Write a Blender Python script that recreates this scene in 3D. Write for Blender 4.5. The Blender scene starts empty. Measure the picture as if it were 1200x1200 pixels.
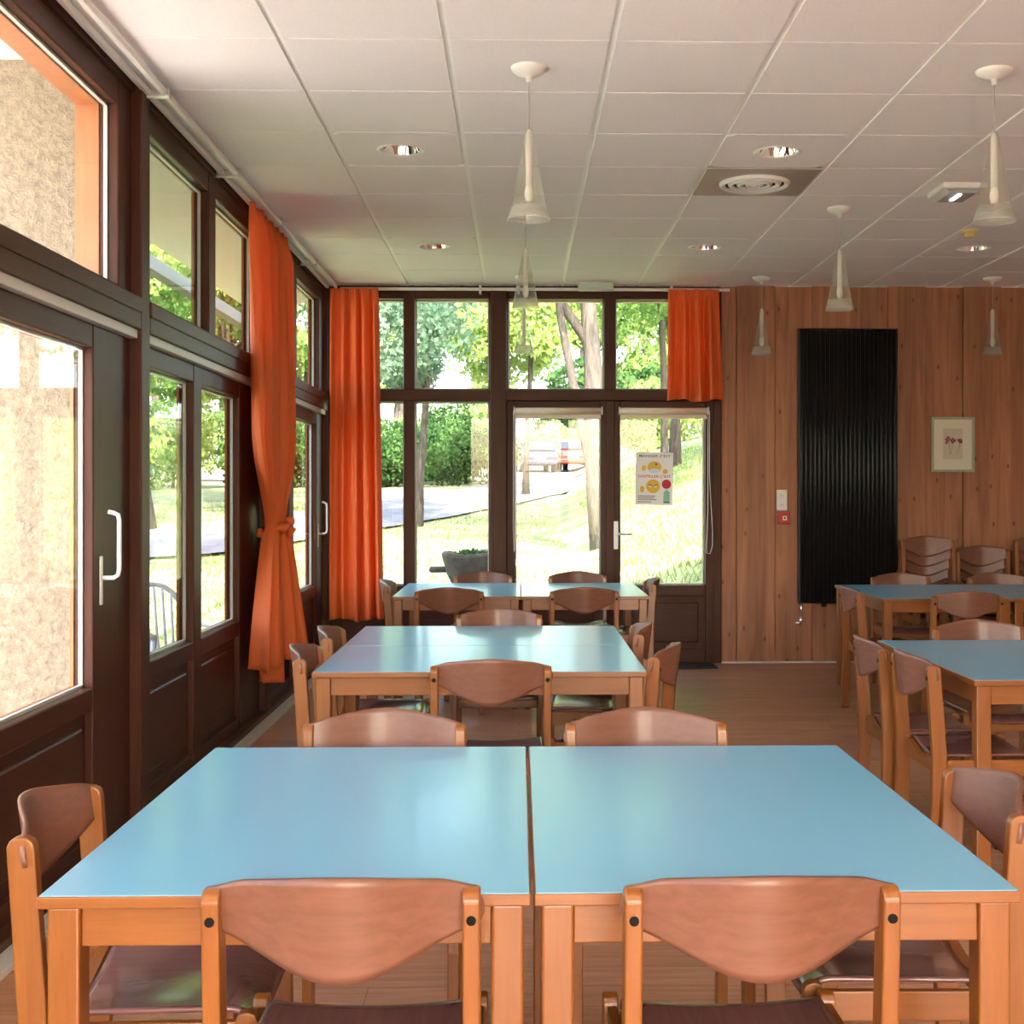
import bpy, bmesh, math, random
from mathutils import Vector, Matrix, noise
random.seed(7)
PI = math.pi
C = bpy.context.scene.collection
FLOORZ, CEIL, BACK, LEFT = 0.0, 2.975, 10.16, -1.534
RIGHT, FRONT = 7.0, -3.6

# ------------------------------------------------------------------ materials
def new_mat(name):
    m = bpy.data.materials.new(name); m.use_nodes = True
    nt = m.node_tree
    return m, nt, nt.nodes['Principled BSDF'], nt.nodes['Material Output']

def setp(b, **k):
    names = dict(col='Base Color', rough='Roughness', metal='Metallic', spec='Specular IOR Level', coat='Coat Weight',
                 coat_r='Coat Roughness', sub='Subsurface Weight', alpha='Alpha')
    for a, v in k.items():
        i = b.inputs[names[a]]
        if a == 'col' and len(v) == 3: v = (*v, 1)
        i.default_value = v

def flat(name, col, rough=.5, metal=0, **k):
    m, nt, b, o = new_mat(name); setp(b, col=col, rough=rough, metal=metal, **k); return m

def mapping(nt, scale, src='Object'):
    tc = nt.nodes.new('ShaderNodeTexCoord'); mp = nt.nodes.new('ShaderNodeMapping')
    mp.inputs['Scale'].default_value = scale
    nt.links.new(tc.outputs[src], mp.inputs['Vector']); return mp

def noise_node(nt, mp, scale=1, detail=4, rough=.55, dist=0):
    n = nt.nodes.new('ShaderNodeTexNoise'); n.inputs['Scale'].default_value = scale
    n.inputs['Detail'].default_value = detail; n.inputs['Roughness'].default_value = rough
    n.inputs['Distortion'].default_value = dist
    nt.links.new(mp.outputs[0], n.inputs['Vector']); return n

def ramp(nt, src, stops):
    r = nt.nodes.new('ShaderNodeValToRGB'); e = r.color_ramp.elements
    while len(e) < len(stops): e.new(.5)
    for x, (p, c) in zip(e, stops):
        x.position = p; x.color = (*c, 1) if len(c) == 3 else c
    nt.links.new(src, r.inputs[0]); return r

def bump(nt, b, src, s=.2, d=.01):
    n = nt.nodes.new('ShaderNodeBump'); n.inputs['Strength'].default_value = s; n.inputs['Distance'].default_value = d
    nt.links.new(src, n.inputs['Height']); nt.links.new(n.outputs[0], b.inputs['Normal'])

def wood(name, c1, c2, axis='Z', rough=.35, grain=40, coat=0, bs=.05):
    m, nt, b, o = new_mat(name); setp(b, rough=rough, coat=coat, coat_r=.15)
    s = [grain]*3; s['XYZ'.index(axis)] = grain/14
    mp = mapping(nt, s); n = noise_node(nt, mp, 1, 5, .6, .4)
    r = ramp(nt, n.outputs['Fac'], [(.3, c1), (.72, c2)])
    nt.links.new(r.outputs[0], b.inputs['Base Color']); bump(nt, b, n.outputs['Fac'], bs, .002)
    return m

def mixnode(nt, fac, a, bb):
    x = nt.nodes.new('ShaderNodeMix'); x.data_type = 'RGBA'
    nt.links.new(fac, x.inputs['Factor'])
    for v, s in ((a, 6), (bb, 7)):
        if isinstance(v, tuple): x.inputs[s].default_value = (*v, 1)
        else: nt.links.new(v, x.inputs[s])
    return x.outputs[2]

M = {}
M['beech_z'] = wood('beech_lacquer_vertical', (.21, .064, .010), (.285, .092, .015), 'Z', .34, 60, .1)
M['beech_x'] = wood('beech_lacquer_long_x', (.21, .064, .010), (.285, .092, .015), 'X', .34, 60, .1)
M['beech_y'] = wood('beech_lacquer_long_y', (.21, .064, .010), (.285, .092, .015), 'Y', .34, 60, .1)
M['panel'] = wood('beech_plywood', (.165, .066, .039), (.215, .088, .053), 'X', .40, 70, .1)
M['ply_edge'] = wood('plywood_edge', (.55, .27, .14), (.68, .38, .2), 'X', .4, 90)
M['seat'] = wood('seat_laminate', (.15, .062, .053), (.20, .086, .074), 'Y', .22, 50, .5)
M['laminate'] = flat('blue_laminate', (.20, .51, .70), .3, coat=.25, coat_r=.12)
M['dark_z'] = wood('dark_frame_vertical', (.048, .014, .008), (.078, .024, .013), 'Z', .35, 40)
M['dark_x'] = wood('dark_frame_horizontal', (.048, .014, .008), (.078, .024, .013), 'X', .35, 40)
M['dark_y'] = wood('dark_frame_depth', (.048, .014, .008), (.078, .024, .013), 'Y', .35, 40)
for q in ('dark_x', 'dark_y', 'dark_z'):
    pb_ = M[q].node_tree.nodes['Principled BSDF']; pb_.inputs['Specular IOR Level'].default_value = .2; pb_.inputs['Roughness'].default_value = .42
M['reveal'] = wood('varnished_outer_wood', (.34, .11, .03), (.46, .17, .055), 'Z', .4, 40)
M['white'] = flat('white_paint', (.78, .76, .72), .35)
M['white_metal'] = flat('white_lacquered_metal', (.75, .76, .78), .25)
M['alu'] = flat('aluminium', (.62, .62, .6), .35, .8)
M['track'] = flat('pale_track', (.6, .58, .52), .4)
M['chrome'] = flat('chrome', (.85, .85, .85), .06, 1)
M['black'] = flat('black_plastic', (.012, .012, .012), .4)
M['radiator'] = flat('black_radiator', (.006, .0065, .008), .42)
M['bolt_black'] = flat('black_bolt', (.006, .006, .006), .6, spec=.1)
M['red'] = flat('red_plastic', (.5, .03, .03), .35)
M['cord'] = flat('grey_cord', (.35, .33, .3), .6)
M['plastic'] = flat('white_plastic', (.72, .72, .74), .4)
M['blind'] = flat('cream_blind', (.72, .62, .5), .7)
M['paper'] = flat('paper', (.85, .85, .88), .6)
M['mat_paper'] = flat('cream_mat_board', (.72, .66, .56), .7)
M['rubber'] = flat('rubber', (.02, .02, .02), .8)
M['yellow_plastic'] = flat('yellowed_plastic', (.62, .48, .2), .4)
M['bulb'] = flat('frosted_bulb', (.85, .83, .78), .3)
M['metal_plate'] = flat('beige_metal_plate', (.52, .45, .39), .4, .3)
M['inside_shade'] = flat('painted_inside_shade', (.02, .02, .02), .9)

def ceiling_mat():
    m, nt, b, o = new_mat('mineral_fibre_tile'); setp(b, rough=.85)
    mp = mapping(nt, (1, 1, 1)); n = noise_node(nt, mp, 260, 2)
    r = ramp(nt, n.outputs['Fac'], [(.35, (.80, .76, .755)), (.6, (.86, .825, .82))])
    nt.links.new(r.outputs[0], b.inputs['Base Color']); bump(nt, b, n.outputs['Fac'], .1, .001); return m
M['tile'] = ceiling_mat()
M['grid'] = flat('ceiling_grid_white', (.86, .85, .82), .45)

def plank_mat():
    m, nt, b, o = new_mat('pine_boards'); setp(b, rough=.5)
    mp = mapping(nt, (9, 9, .55)); n = noise_node(nt, mp, 1.6, 6, .6, 1.2)
    r = ramp(nt, n.outputs['Fac'], [(.3, (.24, .092, .042)), (.5, (.35, .142, .064)), (.72, (.44, .19, .09))])
    # board to board tone
    mp2 = mapping(nt, (1, 1, 1)); sx = nt.nodes.new('ShaderNodeSeparateXYZ'); nt.links.new(mp2.outputs[0], sx.inputs[0])
    q = nt.nodes.new('ShaderNodeMath'); q.operation = 'MULTIPLY'; q.inputs[1].default_value = 1/.15
    nt.links.new(sx.outputs[0], q.inputs[0])
    f = nt.nodes.new('ShaderNodeMath'); f.operation = 'FLOOR'; nt.links.new(q.outputs[0], f.inputs[0])
    wn = nt.nodes.new('ShaderNodeTexWhiteNoise'); wn.noise_dimensions = '1D'; nt.links.new(f.outputs[0], wn.inputs['W'])
    hs = nt.nodes.new('ShaderNodeHueSaturation'); mr = nt.nodes.new('ShaderNodeMapRange')
    mr.inputs['To Min'].default_value = .8; mr.inputs['To Max'].default_value = 1.12
    nt.links.new(wn.outputs['Value'], mr.inputs[0]); nt.links.new(mr.outputs[0], hs.inputs['Value'])
    nt.links.new(r.outputs[0], hs.inputs['Color'])
    # knots
    mp3 = mapping(nt, (6.6, .0, 3.4)); v = nt.nodes.new('ShaderNodeTexVoronoi'); v.inputs['Scale'].default_value = 1; v.voronoi_dimensions = '2D'
    s3 = nt.nodes.new('ShaderNodeSeparateXYZ'); c3 = nt.nodes.new('ShaderNodeCombineXYZ')
    nt.links.new(mp3.outputs[0], s3.inputs[0]); nt.links.new(s3.outputs[0], c3.inputs[0]); nt.links.new(s3.outputs[2], c3.inputs[1])
    nt.links.new(c3.outputs[0], v.inputs['Vector'])
    kr = ramp(nt, v.outputs['Distance'], [(.035, (1, 1, 1)), (.085, (0, 0, 0))])
    sp = nt.nodes.new('ShaderNodeSeparateColor'); nt.links.new(v.outputs['Color'], sp.inputs[0])
    g = nt.nodes.new('ShaderNodeMath'); g.operation = 'GREATER_THAN'; g.inputs[1].default_value = .55
    nt.links.new(sp.outputs[0], g.inputs[0])
    mu = nt.nodes.new('ShaderNodeMath'); mu.operation = 'MULTIPLY'
    nt.links.new(kr.outputs[0], mu.inputs[0]); nt.links.new(g.outputs[0], mu.inputs[1])
    mu2 = nt.nodes.new('ShaderNodeMath'); mu2.operation = 'MULTIPLY'; mu2.inputs[1].default_value = .75
    nt.links.new(mu.outputs[0], mu2.inputs[0])
    out = mixnode(nt, mu2.outputs[0], hs.outputs[0], (.09, .03, .015))
    nt.links.new(out, b.inputs['Base Color']); bump(nt, b, n.outputs['Fac'], .08, .003); return m
M['planks'] = plank_mat()

def floor_mat():
    m, nt, b, o = new_mat('wood_look_floor'); setp(b, rough=.36)
    mp = mapping(nt, (1, 1, 1)); br = nt.nodes.new('ShaderNodeTexBrick')
    br.inputs['Scale'].default_value = 1; br.inputs['Brick Width'].default_value = 1.1; br.inputs['Row Height'].default_value = .14
    br.inputs['Mortar Size'].default_value = .0018; br.offset = .37
    br.inputs['Color1'].default_value = (.46, .225, .125, 1); br.inputs['Color2'].default_value = (.58, .30, .17, 1)
    br.inputs['Mortar'].default_value = (.26,.12,.07,1)
    nt.links.new(mp.outputs[0], br.inputs['Vector'])
    mp2 = mapping(nt, (2.2, 26, 1)); n = noise_node(nt, mp2, 1.4, 6, .62, .6)
    r = ramp(nt, n.outputs['Fac'], [(.28, (.62, .60, .58)), (.7, (1.12, 1.1, 1.08))])
    x = nt.nodes.new('ShaderNodeMix'); x.data_type = 'RGBA'; x.blend_type = 'MULTIPLY'; x.inputs['Factor'].default_value = 1
    nt.links.new(br.outputs['Color'], x.inputs[6]); nt.links.new(r.outputs[0], x.inputs[7])
    nt.links.new(x.outputs[2], b.inputs['Base Color']); bump(nt, b, n.outputs['Fac'], .06, .002); return m
M['floor'] = floor_mat()

def render_mat():
    m, nt, b, o = new_mat('rough_cream_render'); setp(b, rough=.95)
    mp = mapping(nt, (1, 1, 1)); n = noise_node(nt, mp, 26, 6, .7)
    r = ramp(nt, n.outputs['Fac'], [(.34, (.32, .24, .16)), (.58, (.50, .40, .28))])
    nt.links.new(r.outputs[0], b.inputs['Base Color']); bump(nt, b, n.outputs['Fac'], 1, .05); return m
M['render'] = render_mat()
M['plaster'] = flat('plain_plaster', (.72, .66, .6), .9)

def curtain_mat():
    m, nt, b, o = new_mat('orange_curtain_cloth'); setp(b, rough=.75, col=(.80, .20, .055))
    mp = mapping(nt, (1, 1, 1)); n = noise_node(nt, mp, 500, 2); bump(nt, b, n.outputs['Fac'], .15, .001)
    t = nt.nodes.new('ShaderNodeBsdfTranslucent'); t.inputs[0].default_value = (.95, .22, .04, 1)
    x = nt.nodes.new('ShaderNodeMixShader'); x.inputs[0].default_value = .38
    nt.links.new(b.outputs[0], x.inputs[1]); nt.links.new(t.outputs[0], x.inputs[2]); nt.links.new(x.outputs[0], o.inputs[0])
    return m
M['curtain'] = curtain_mat()

def glass_mat(name, tint=(.97, .98, .97), refl=1.0, milk=0.0):
    m, nt, b, o = new_mat(name); nt.nodes.remove(b)
    t = nt.nodes.new('ShaderNodeBsdfTransparent'); t.inputs[0].default_value = (*tint, 1)
    g = nt.nodes.new('ShaderNodeBsdfGlossy'); g.inputs['Roughness'].default_value = .01
    f = nt.nodes.new('ShaderNodeFresnel'); ge = nt.nodes.new('ShaderNodeNewGeometry')   # a thin sheet: same reflectance from both faces
    io = nt.nodes.new('ShaderNodeMapRange'); io.inputs['To Min'].default_value = 1.45; io.inputs['To Max'].default_value = 1/1.45
    nt.links.new(ge.outputs['Backfacing'], io.inputs[0]); nt.links.new(io.outputs[0], f.inputs[0])
    k = nt.nodes.new('ShaderNodeMath'); k.operation = 'MULTIPLY'; k.inputs[1].default_value = refl
    nt.links.new(f.outputs[0], k.inputs[0])
    x = nt.nodes.new('ShaderNodeMixShader'); nt.links.new(k.outputs[0], x.inputs[0])
    nt.links.new(t.outputs[0], x.inputs[1]); nt.links.new(g.outputs[0], x.inputs[2]); last = x
    if milk:
        d = nt.nodes.new('ShaderNodeBsdfDiffuse'); d.inputs[0].default_value = (.8, .78, .73, 1)
        tr = nt.nodes.new('ShaderNodeBsdfTranslucent'); tr.inputs[0].default_value = (.8, .78, .73, 1)
        a = nt.nodes.new('ShaderNodeMixShader'); nt.links.new(d.outputs[0], a.inputs[1]); nt.links.new(tr.outputs[0], a.inputs[2])
        y = nt.nodes.new('ShaderNodeMixShader'); y.inputs[0].default_value = milk
        nt.links.new(x.outputs[0], y.inputs[1]); nt.links.new(a.outputs[0], y.inputs[2]); last = y
    nt.links.new(last.outputs[0], o.inputs[0]); return m
M['glass'] = glass_mat('window_glass', refl=.55)
M['shade_glass'] = glass_mat('lamp_glass', (.95, .95, .93), 1.0, .07)
M['frosted'] = glass_mat('frosted_lamp_glass', (.95, .95, .93), 1.0, .25)

def leaf_mat(name, c1, c2, scale=.9):
    m, nt, b, o = new_mat(name); nt.nodes.remove(b)
    mp = mapping(nt, (1, 1, 1)); n = noise_node(nt, mp, scale, 3)
    r = ramp(nt, n.outputs['Fac'], [(.35, c1), (.65, c2)])
    d = nt.nodes.new('ShaderNodeBsdfDiffuse'); t = nt.nodes.new('ShaderNodeBsdfTranslucent')
    x = nt.nodes.new('ShaderNodeMixShader'); x.inputs[0].default_value = .4
    nt.links.new(r.outputs[0], d.inputs[0]); nt.links.new(r.outputs[0], t.inputs[0])
    nt.links.new(d.outputs[0], x.inputs[1]); nt.links.new(t.outputs[0], x.inputs[2]); nt.links.new(x.outputs[0], o.inputs[0])
    return m
M['leaf'] = leaf_mat('leaves_mid_green', (.10, .19, .045), (.24, .36, .10))
M['leaf_y'] = leaf_mat('leaves_yellow_green', (.20, .30, .07), (.44, .54, .17))
M['leaf_d'] = leaf_mat('leaves_dark_green', (.02, .055, .018), (.07, .14, .04))
M['leaf_b'] = leaf_mat('leaves_blue_green', (.10, .18, .12), (.24, .34, .23))
def bark_mat():
    m, nt, b, o = new_mat('bark'); setp(b, rough=.95)
    mp = mapping(nt, (9, 9, 1.6)); n = noise_node(nt, mp, 1.5, 6, .65, 1)
    r = ramp(nt, n.outputs['Fac'], [(.35, (.02, .016, .014)), (.65, (.085, .068, .055))])
    nt.links.new(r.outputs[0], b.inputs['Base Color']); bump(nt, b, n.outputs['Fac'], .9, .05); return m
M['bark'] = bark_mat()
def ground_mat():
    m, nt, b, o = new_mat('dry_lawn'); setp(b, rough=1)
    mp = mapping(nt, (1, 1, 1)); n = noise_node(nt, mp, .8, 6, .6)
    r = ramp(nt, n.outputs['Fac'], [(.35, (.12, .17, .05)), (.55, (.27, .28, .12)), (.72, (.42, .37, .22))])
    n2 = noise_node(nt, mp, 30, 3)
    nt.links.new(r.outputs[0], b.inputs['Base Color']); bump(nt, b, n2.outputs['Fac'], .8, .05); return m
M['ground'] = ground_mat()
def gravel_mat():
    m, nt, b, o = new_mat('pale_gravel'); setp(b, rough=1)
    mp = mapping(nt, (1, 1, 1)); n = noise_node(nt, mp, 3, 6, .7)
    r = ramp(nt, n.outputs['Fac'], [(.35, (.10, .098, .11)), (.7, (.19, .18, .20))])
    nt.links.new(r.outputs[0], b.inputs['Base Color']); return m
M['gravel'] = gravel_mat()
def stone_mat():
    m, nt, b, o = new_mat('weathered_stone'); setp(b, rough=.95)
    mp = mapping(nt, (1, 1, 1)); n = noise_node(nt, mp, 9, 6, .7)
    r = ramp(nt, n.outputs['Fac'], [(.35, (.022, .018, .014)), (.7, (.085, .07, .055))])
    nt.links.new(r.outputs[0], b.inputs['Base Color']); bump(nt, b, n.outputs['Fac'], .8, .03); return m
M['stone'] = stone_mat()
M['car_blue'] = flat('car_paint_blue_grey', (.015, .022, .045), .25, .3, coat=.6)
M['car_red'] = flat('car_paint_red', (.35, .03, .02), .25, .2, coat=.6)
M['car_glass'] = flat('car_glass', (.03, .035, .04), .08)
M['grass'] = leaf_mat('grass_blades', (.12, .2, .04), (.3, .36, .1), .5)

# ------------------------------------------------------------------ mesh helpers
class MB:
    """collects shapes into one bmesh, then links it as one object"""
    def __init__(s): s.bm = bmesh.new()
    def merge(s, b2, mat=0, smooth=False):
        for f in b2.faces: f.material_index = mat; f.smooth = smooth
        me = bpy.data.meshes.new('tmp'); b2.to_mesh(me); b2.free()
        s.bm.from_mesh(me); bpy.data.meshes.remove(me); return s
    def box(s, lo, hi, bev=0, mat=0, seg=2, rot=None, pivot=None):
        b = bmesh.new(); bmesh.ops.create_cube(b, size=1)
        c = [(a+d)/2 for a, d in zip(lo, hi)]; z = [abs(d-a) for a, d in zip(lo, hi)]
        bmesh.ops.scale(b, vec=z, verts=b.verts); bmesh.ops.translate(b, vec=c, verts=b.verts)
        if bev:
            bmesh.ops.bevel(b, geom=b.edges[:], offset=min(bev, min(z)*.45), segments=seg, affect='EDGES', profile=.5)
        if rot: bmesh.ops.rotate(b, cent=pivot or c, matrix=rot, verts=b.verts)
        return s.merge(b, mat)
    def cyl(s, p0, p1, r0, r1=None, n=16, mat=0, caps=True, smooth=True):
        r1 = r0 if r1 is None else r1
        p0, p1 = Vector(p0), Vector(p1); d = p1-p0
        b = bmesh.new(); bmesh.ops.create_cone(b, cap_ends=caps, segments=n, radius1=r0, radius2=r1, depth=d.length)
        q = Vector((0, 0, 1)).rotation_difference(d.normalized()).to_matrix().to_4x4()
        bmesh.ops.transform(b, matrix=Matrix.Translation((p0+p1)/2) @ q, verts=b.verts)
        for f in b.faces: f.material_index = mat; f.smooth = smooth and len(f.verts) == 4
        me = bpy.data.meshes.new('tmp'); b.to_mesh(me); b.free(); s.bm.from_mesh(me); bpy.data.meshes.remove(me); return s
    def lathe(s, prof, c=(0, 0, 0), n=32, mat=0, smooth=True):
        b = bmesh.new(); rings = []
        for r, z in prof:
            rings.append([b.verts.new((c[0]+r*math.cos(2*PI*i/n), c[1]+r*math.sin(2*PI*i/n), c[2]+z)) for i in range(n)])
        for a, d in zip(rings, rings[1:]):
            for i in range(n): b.faces.new((a[i], a[(i+1) % n], d[(i+1) % n], d[i]))
        bmesh.ops.remove_doubles(b, verts=b.verts, dist=1e-5)
        bmesh.ops.recalc_face_normals(b, faces=b.faces)
        return s.merge(b, mat, smooth)
    def prism(s, pts, axis, a, d, mat=0, bev=0, smooth=False):
        """polygon pts (2D) extruded along axis between a and d"""
        b = bmesh.new()
        def P(p, t):
            return {'X': (t, p[0], p[1]), 'Y': (p[0], t, p[1]), 'Z': (p[0], p[1], t)}[axis]
        v0 = [b.verts.new(P(p, a)) for p in pts]; v1 = [b.verts.new(P(p, d)) for p in pts]; n = len(pts)
        b.faces.new(v0); b.faces.new(v1[::-1])
        for i in range(n): b.faces.new((v0[i], v1[i], v1[(i+1) % n], v0[(i+1) % n]))
        bmesh.ops.recalc_face_normals(b, faces=b.faces)
        if bev: bmesh.ops.bevel(b, geom=b.edges[:], offset=bev, segments=2, affect='EDGES', profile=.5)
        return s.merge(b, mat, smooth)
    def tube(s, pts, r, n=10, mat=0):
        """round tube along points; r number or list"""
        pts = [Vector(p) for p in pts]; b = bmesh.new(); rings = []
        up = Vector((0, 0, 1))
        for i, p in enumerate(pts):
            t = (pts[min(i+1, len(pts)-1)]-pts[max(i-1, 0)]).normalized()
            a = t.cross(up if abs(t.dot(up)) < .95 else Vector((1, 0, 0))).normalized()
            if rings and a.dot(pa) < 0: a = -a
            pa = a; c = t.cross(a); rr = r[i] if isinstance(r, (list, tuple)) else r
            rings.append([b.verts.new(p+a*rr*math.cos(2*PI*k/n)+c*rr*math.sin(2*PI*k/n)) for k in range(n)])
        for a, d in zip(rings, rings[1:]):
            for i in range(n): b.faces.new((a[i], a[(i+1) % n], d[(i+1) % n], d[i]))
        b.faces.new(rings[0][::-1]); b.faces.new(rings[-1])
        bmesh.ops.recalc_face_normals(b, faces=b.faces)
        return s.merge(b, mat, True)
    def grid(s, fn, nu, nv, mat=0, thick=0):
        """fn(u,v)->point, u,v in 0..1; thick makes a closed sheet"""
        b = bmesh.new()
        V = [[b.verts.new(fn(i/nu, j/nv)) for j in range(nv+1)] for i in range(nu+1)]
        for i in range(nu):
            for j in range(nv): b.faces.new((V[i][j], V[i+1][j], V[i+1][j+1], V[i][j+1]))
        if thick:
            b.normal_update(); bmesh.ops.solidify(b, geom=b.faces[:], thickness=thick)
        return s.merge(b, mat, True)
    def obj(s, name, mats, parent=None, loc=(0, 0, 0), smooth_angle=None):
        me = bpy.data.meshes.new(name); s.bm.to_mesh(me); s.bm.free()
        if not isinstance(mats, (list, tuple)): mats = [mats]
        for m in mats: me.materials.append(m)
        o = bpy.data.objects.new(name, me); C.objects.link(o); o.location = loc
        if parent: o.parent = parent
        return o

def thing(name, label, cat, loc=(0, 0, 0), rz=0, group=None):
    o = bpy.data.objects.new(name, None); C.objects.link(o); o.empty_display_size = .1
    o.location = loc; o.rotation_euler = (0, 0, rz); o['label'] = label; o['category'] = cat
    if group: o['group'] = group
    return o
def tag(o, label, cat, group=None, kind=None):
    o['label'] = label; o['category'] = cat
    if group: o['group'] = group
    if kind: o['kind'] = kind
    return o
def struct(o, label=None):
    o['kind'] = 'structure'
    if label: o['label'] = label
    return o
def dup(root, loc, rz, label, group=None):
    r = root.copy(); C.objects.link(r); r.location = loc; r.rotation_euler = (0, 0, rz)
    r['label'] = label
    if group: r['group'] = group
    for ch in list(root.children):
        c = ch.copy(); C.objects.link(c); c.parent = r
        for g in ch.children:
            d = g.copy(); C.objects.link(d); d.parent = c
    return r

# ------------------------------------------------------------------ shell
fl = MB().box((LEFT-.02, FRONT, -.1), (RIGHT, BACK+.05, 0)).obj('floor', M['floor'])
struct(fl)

def holes():
    return [(-.56, 6.15), (1.24, 6.15), (-.56, 8.55), (1.24, 8.55), (3.04, 8.55), (3.04, 6.15)]
GX, GY = -.86, 4.65     # grid origin
def build_ceiling():
    mb = MB(); b = bmesh.new(); z0, z1 = CEIL, CEIL+.012
    xs = [x for x in [GX+.6*k for k in range(-2, 15)]]
    hl = holes(); gx, gy = .013, .005
    for i in range(-1, 14):
        for j in range(-14, 10):
            x0 = max(GX+.6*(i-0), LEFT); x1 = min(GX+.6*(i+1), RIGHT)
            if i == -1: x0, x1 = GX-.6, GX
            y0 = max(GY+.6*j, FRONT); y1 = min(GY+.6*(j+1), BACK)
            if x1-x0 < .05 or y1-y0 < .05: continue
            X0, X1, Y0, Y1 = x0+gx, x1-gx, y0+gy, y1-gy
            h = [q for q in hl if x0 < q[0] < x1 and y0 < q[1] < y1]
            if x0 < 1.24 < x1 and y0 < 6.75 < y1: continue
            if not h:
                v = [b.verts.new(p) for p in ((X0, Y0, z0), (X1, Y0, z0), (X1, Y1, z0), (X0, Y1, z0), (X0, Y0, z1), (X1, Y0, z1), (X1, Y1, z1), (X0, Y1, z1))]
                for f in ((0, 3, 2, 1), (4, 5, 6, 7), (0, 1, 5, 4), (1, 2, 6, 5), (2, 3, 7, 6), (3, 0, 4, 7)): b.faces.new([v[k] for k in f])
            else:
                cx, cy = h[0]; n = 40; r = .103; O, I, O2, I2 = [], [], [], []
                for k in range(n):
                    a = 2*PI*(k+.5)/n; c, s_ = math.cos(a), math.sin(a); m = max(abs(c), abs(s_))
                    ox = cx+(X1-X0)/2*c/m; oy = cy+(Y1-Y0)/2*s_/m
                    O.append(b.verts.new((ox, oy, z0))); I.append(b.verts.new((cx+r*c, cy+r*s_, z0)))
                    O2.append(b.verts.new((ox, oy, z1))); I2.append(b.verts.new((cx+r*c, cy+r*s_, z1)))
                for k in range(n):
                    q = (k+1) % n
                    b.faces.new((O[k], I[k], I[q], O[q])); b.faces.new((I[k], I2[k], I2[q], I[q])); b.faces.new((O[k], O[q], O2[q], O2[k]))
    mb.merge(b)
    for i in range(-1, 14):      # main runners along the depth
        x = GX+.6*i
        if LEFT < x < RIGHT: mb.box((x-.0125, FRONT, CEIL+.007), (x+.0125, BACK, CEIL+.02), mat=1)
    for j in range(-13, 10):
        y = GY+.6*j; mb.box((LEFT, y-.012, CEIL+.0095), (RIGHT, y+.012, CEIL+.021), mat=1)
    mb.box((LEFT-.1, FRONT-.1, CEIL+.15), (RIGHT+.1, BACK+.1, CEIL+.3), mat=0)
    mb.box((LEFT-.1, FRONT, CEIL-.01), (GX-.6+.005, BACK, CEIL+.04), mat=1)
    mb.box((LEFT, FRONT, CEIL-.004), (LEFT+.06, BACK, CEIL+.012), mat=1)
    mb.box((LEFT, BACK-.02, CEIL-.004), (RIGHT, BACK, CEIL+.012), mat=1)
    return struct(mb.obj('ceiling', [M['tile'], M['grid']]))
build_ceiling()

# generic framed opening. axis 'L': wall along Y at X=LEFT facing +X ; 'B': wall along X at Y=BACK facing -Y ; 'F': along X at FRONT facing +Y
def mapper(side):
    if side == 'L': return lambda u, w, z: (LEFT-w, u, z)       # w = outward distance
    if side == 'B': return lambda u, w, z: (u, BACK+w, z)
    if side == 'F': return lambda u, w, z: (u, FRONT-w, z)
def bx(mb, P, u0, u1, w0, w1, z0, z1, bev=.004, mat=0):
    a, c = P(u0, w0, z0), P(u1, w1, z1)
    mb.box([min(x, y) for x, y in zip(a, c)], [max(x, y) for x, y in zip(a, c)], bev, mat)
def framed(side, name, u0, u1, z0, z1, panes, pz0, pz1, panel=False, w0=-.02, w1=.07, reveal=True, gw=.03, label=None, rd=.07):
    P = mapper(side); h = {'L': 'dark_y', 'B': 'dark_x', 'F': 'dark_x'}[side]
    mb = MB(); us = [u0]+[x for p in panes for x in p]+[u1]
    for i in range(0, len(us), 2): bx(mb, P, us[i], us[i+1], w0, w1, z0, z1, .006, 0)
    for a, c in panes:
        bx(mb, P, a, c, w0+.002, w1, pz1, z1, .006, 1)
        if not panel: bx(mb, P, a, c, w0+.002, w1, z0, pz0, .006, 1)
        else:
            bx(mb, P, a, c, w0+.002, w1, pz0-.085, pz0, .006, 1)
            bx(mb, P, a, c, w0+.002, w1, z0, z0+.11, .006, 1)
            bx(mb, P, a-.01, c+.01, w0+.03, w1-.01, z0+.10, pz0-.08, 0, 1)
            bx(mb, P, a+.05, c-.05, w0+.018, w1-.02, z0+.16, pz0-.135, .012, 1)
    o = struct(mb.obj(name, [M['dark_z'], M[h]]), label)
    rv = MB()
    for a, c in panes:     # glazing beads: pale gasket and lit outer wood
        g = MB(); bx(g, P, a-.004, c+.004, gw, gw+.005, pz0-.004, pz1+.004, 0)
        go = g.obj('glass_pane', M['glass'], o)
        if reveal:
            t = .011
            for (ua, uc, za, zc) in ((a-.002, a+t, pz0, pz1), (c-t, c+.002, pz0, pz1), (a, c, pz0-.002, pz0+t), (a, c, pz1-t, pz1+.002)):
                bx(rv, P, ua, uc, gw+.006, gw+.02, za, zc, 0, 1)
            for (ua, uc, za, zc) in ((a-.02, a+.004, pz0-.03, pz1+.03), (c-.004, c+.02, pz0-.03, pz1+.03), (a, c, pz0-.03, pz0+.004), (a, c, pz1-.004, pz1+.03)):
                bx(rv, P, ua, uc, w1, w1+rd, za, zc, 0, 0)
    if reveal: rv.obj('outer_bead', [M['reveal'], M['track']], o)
    return o

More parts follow.
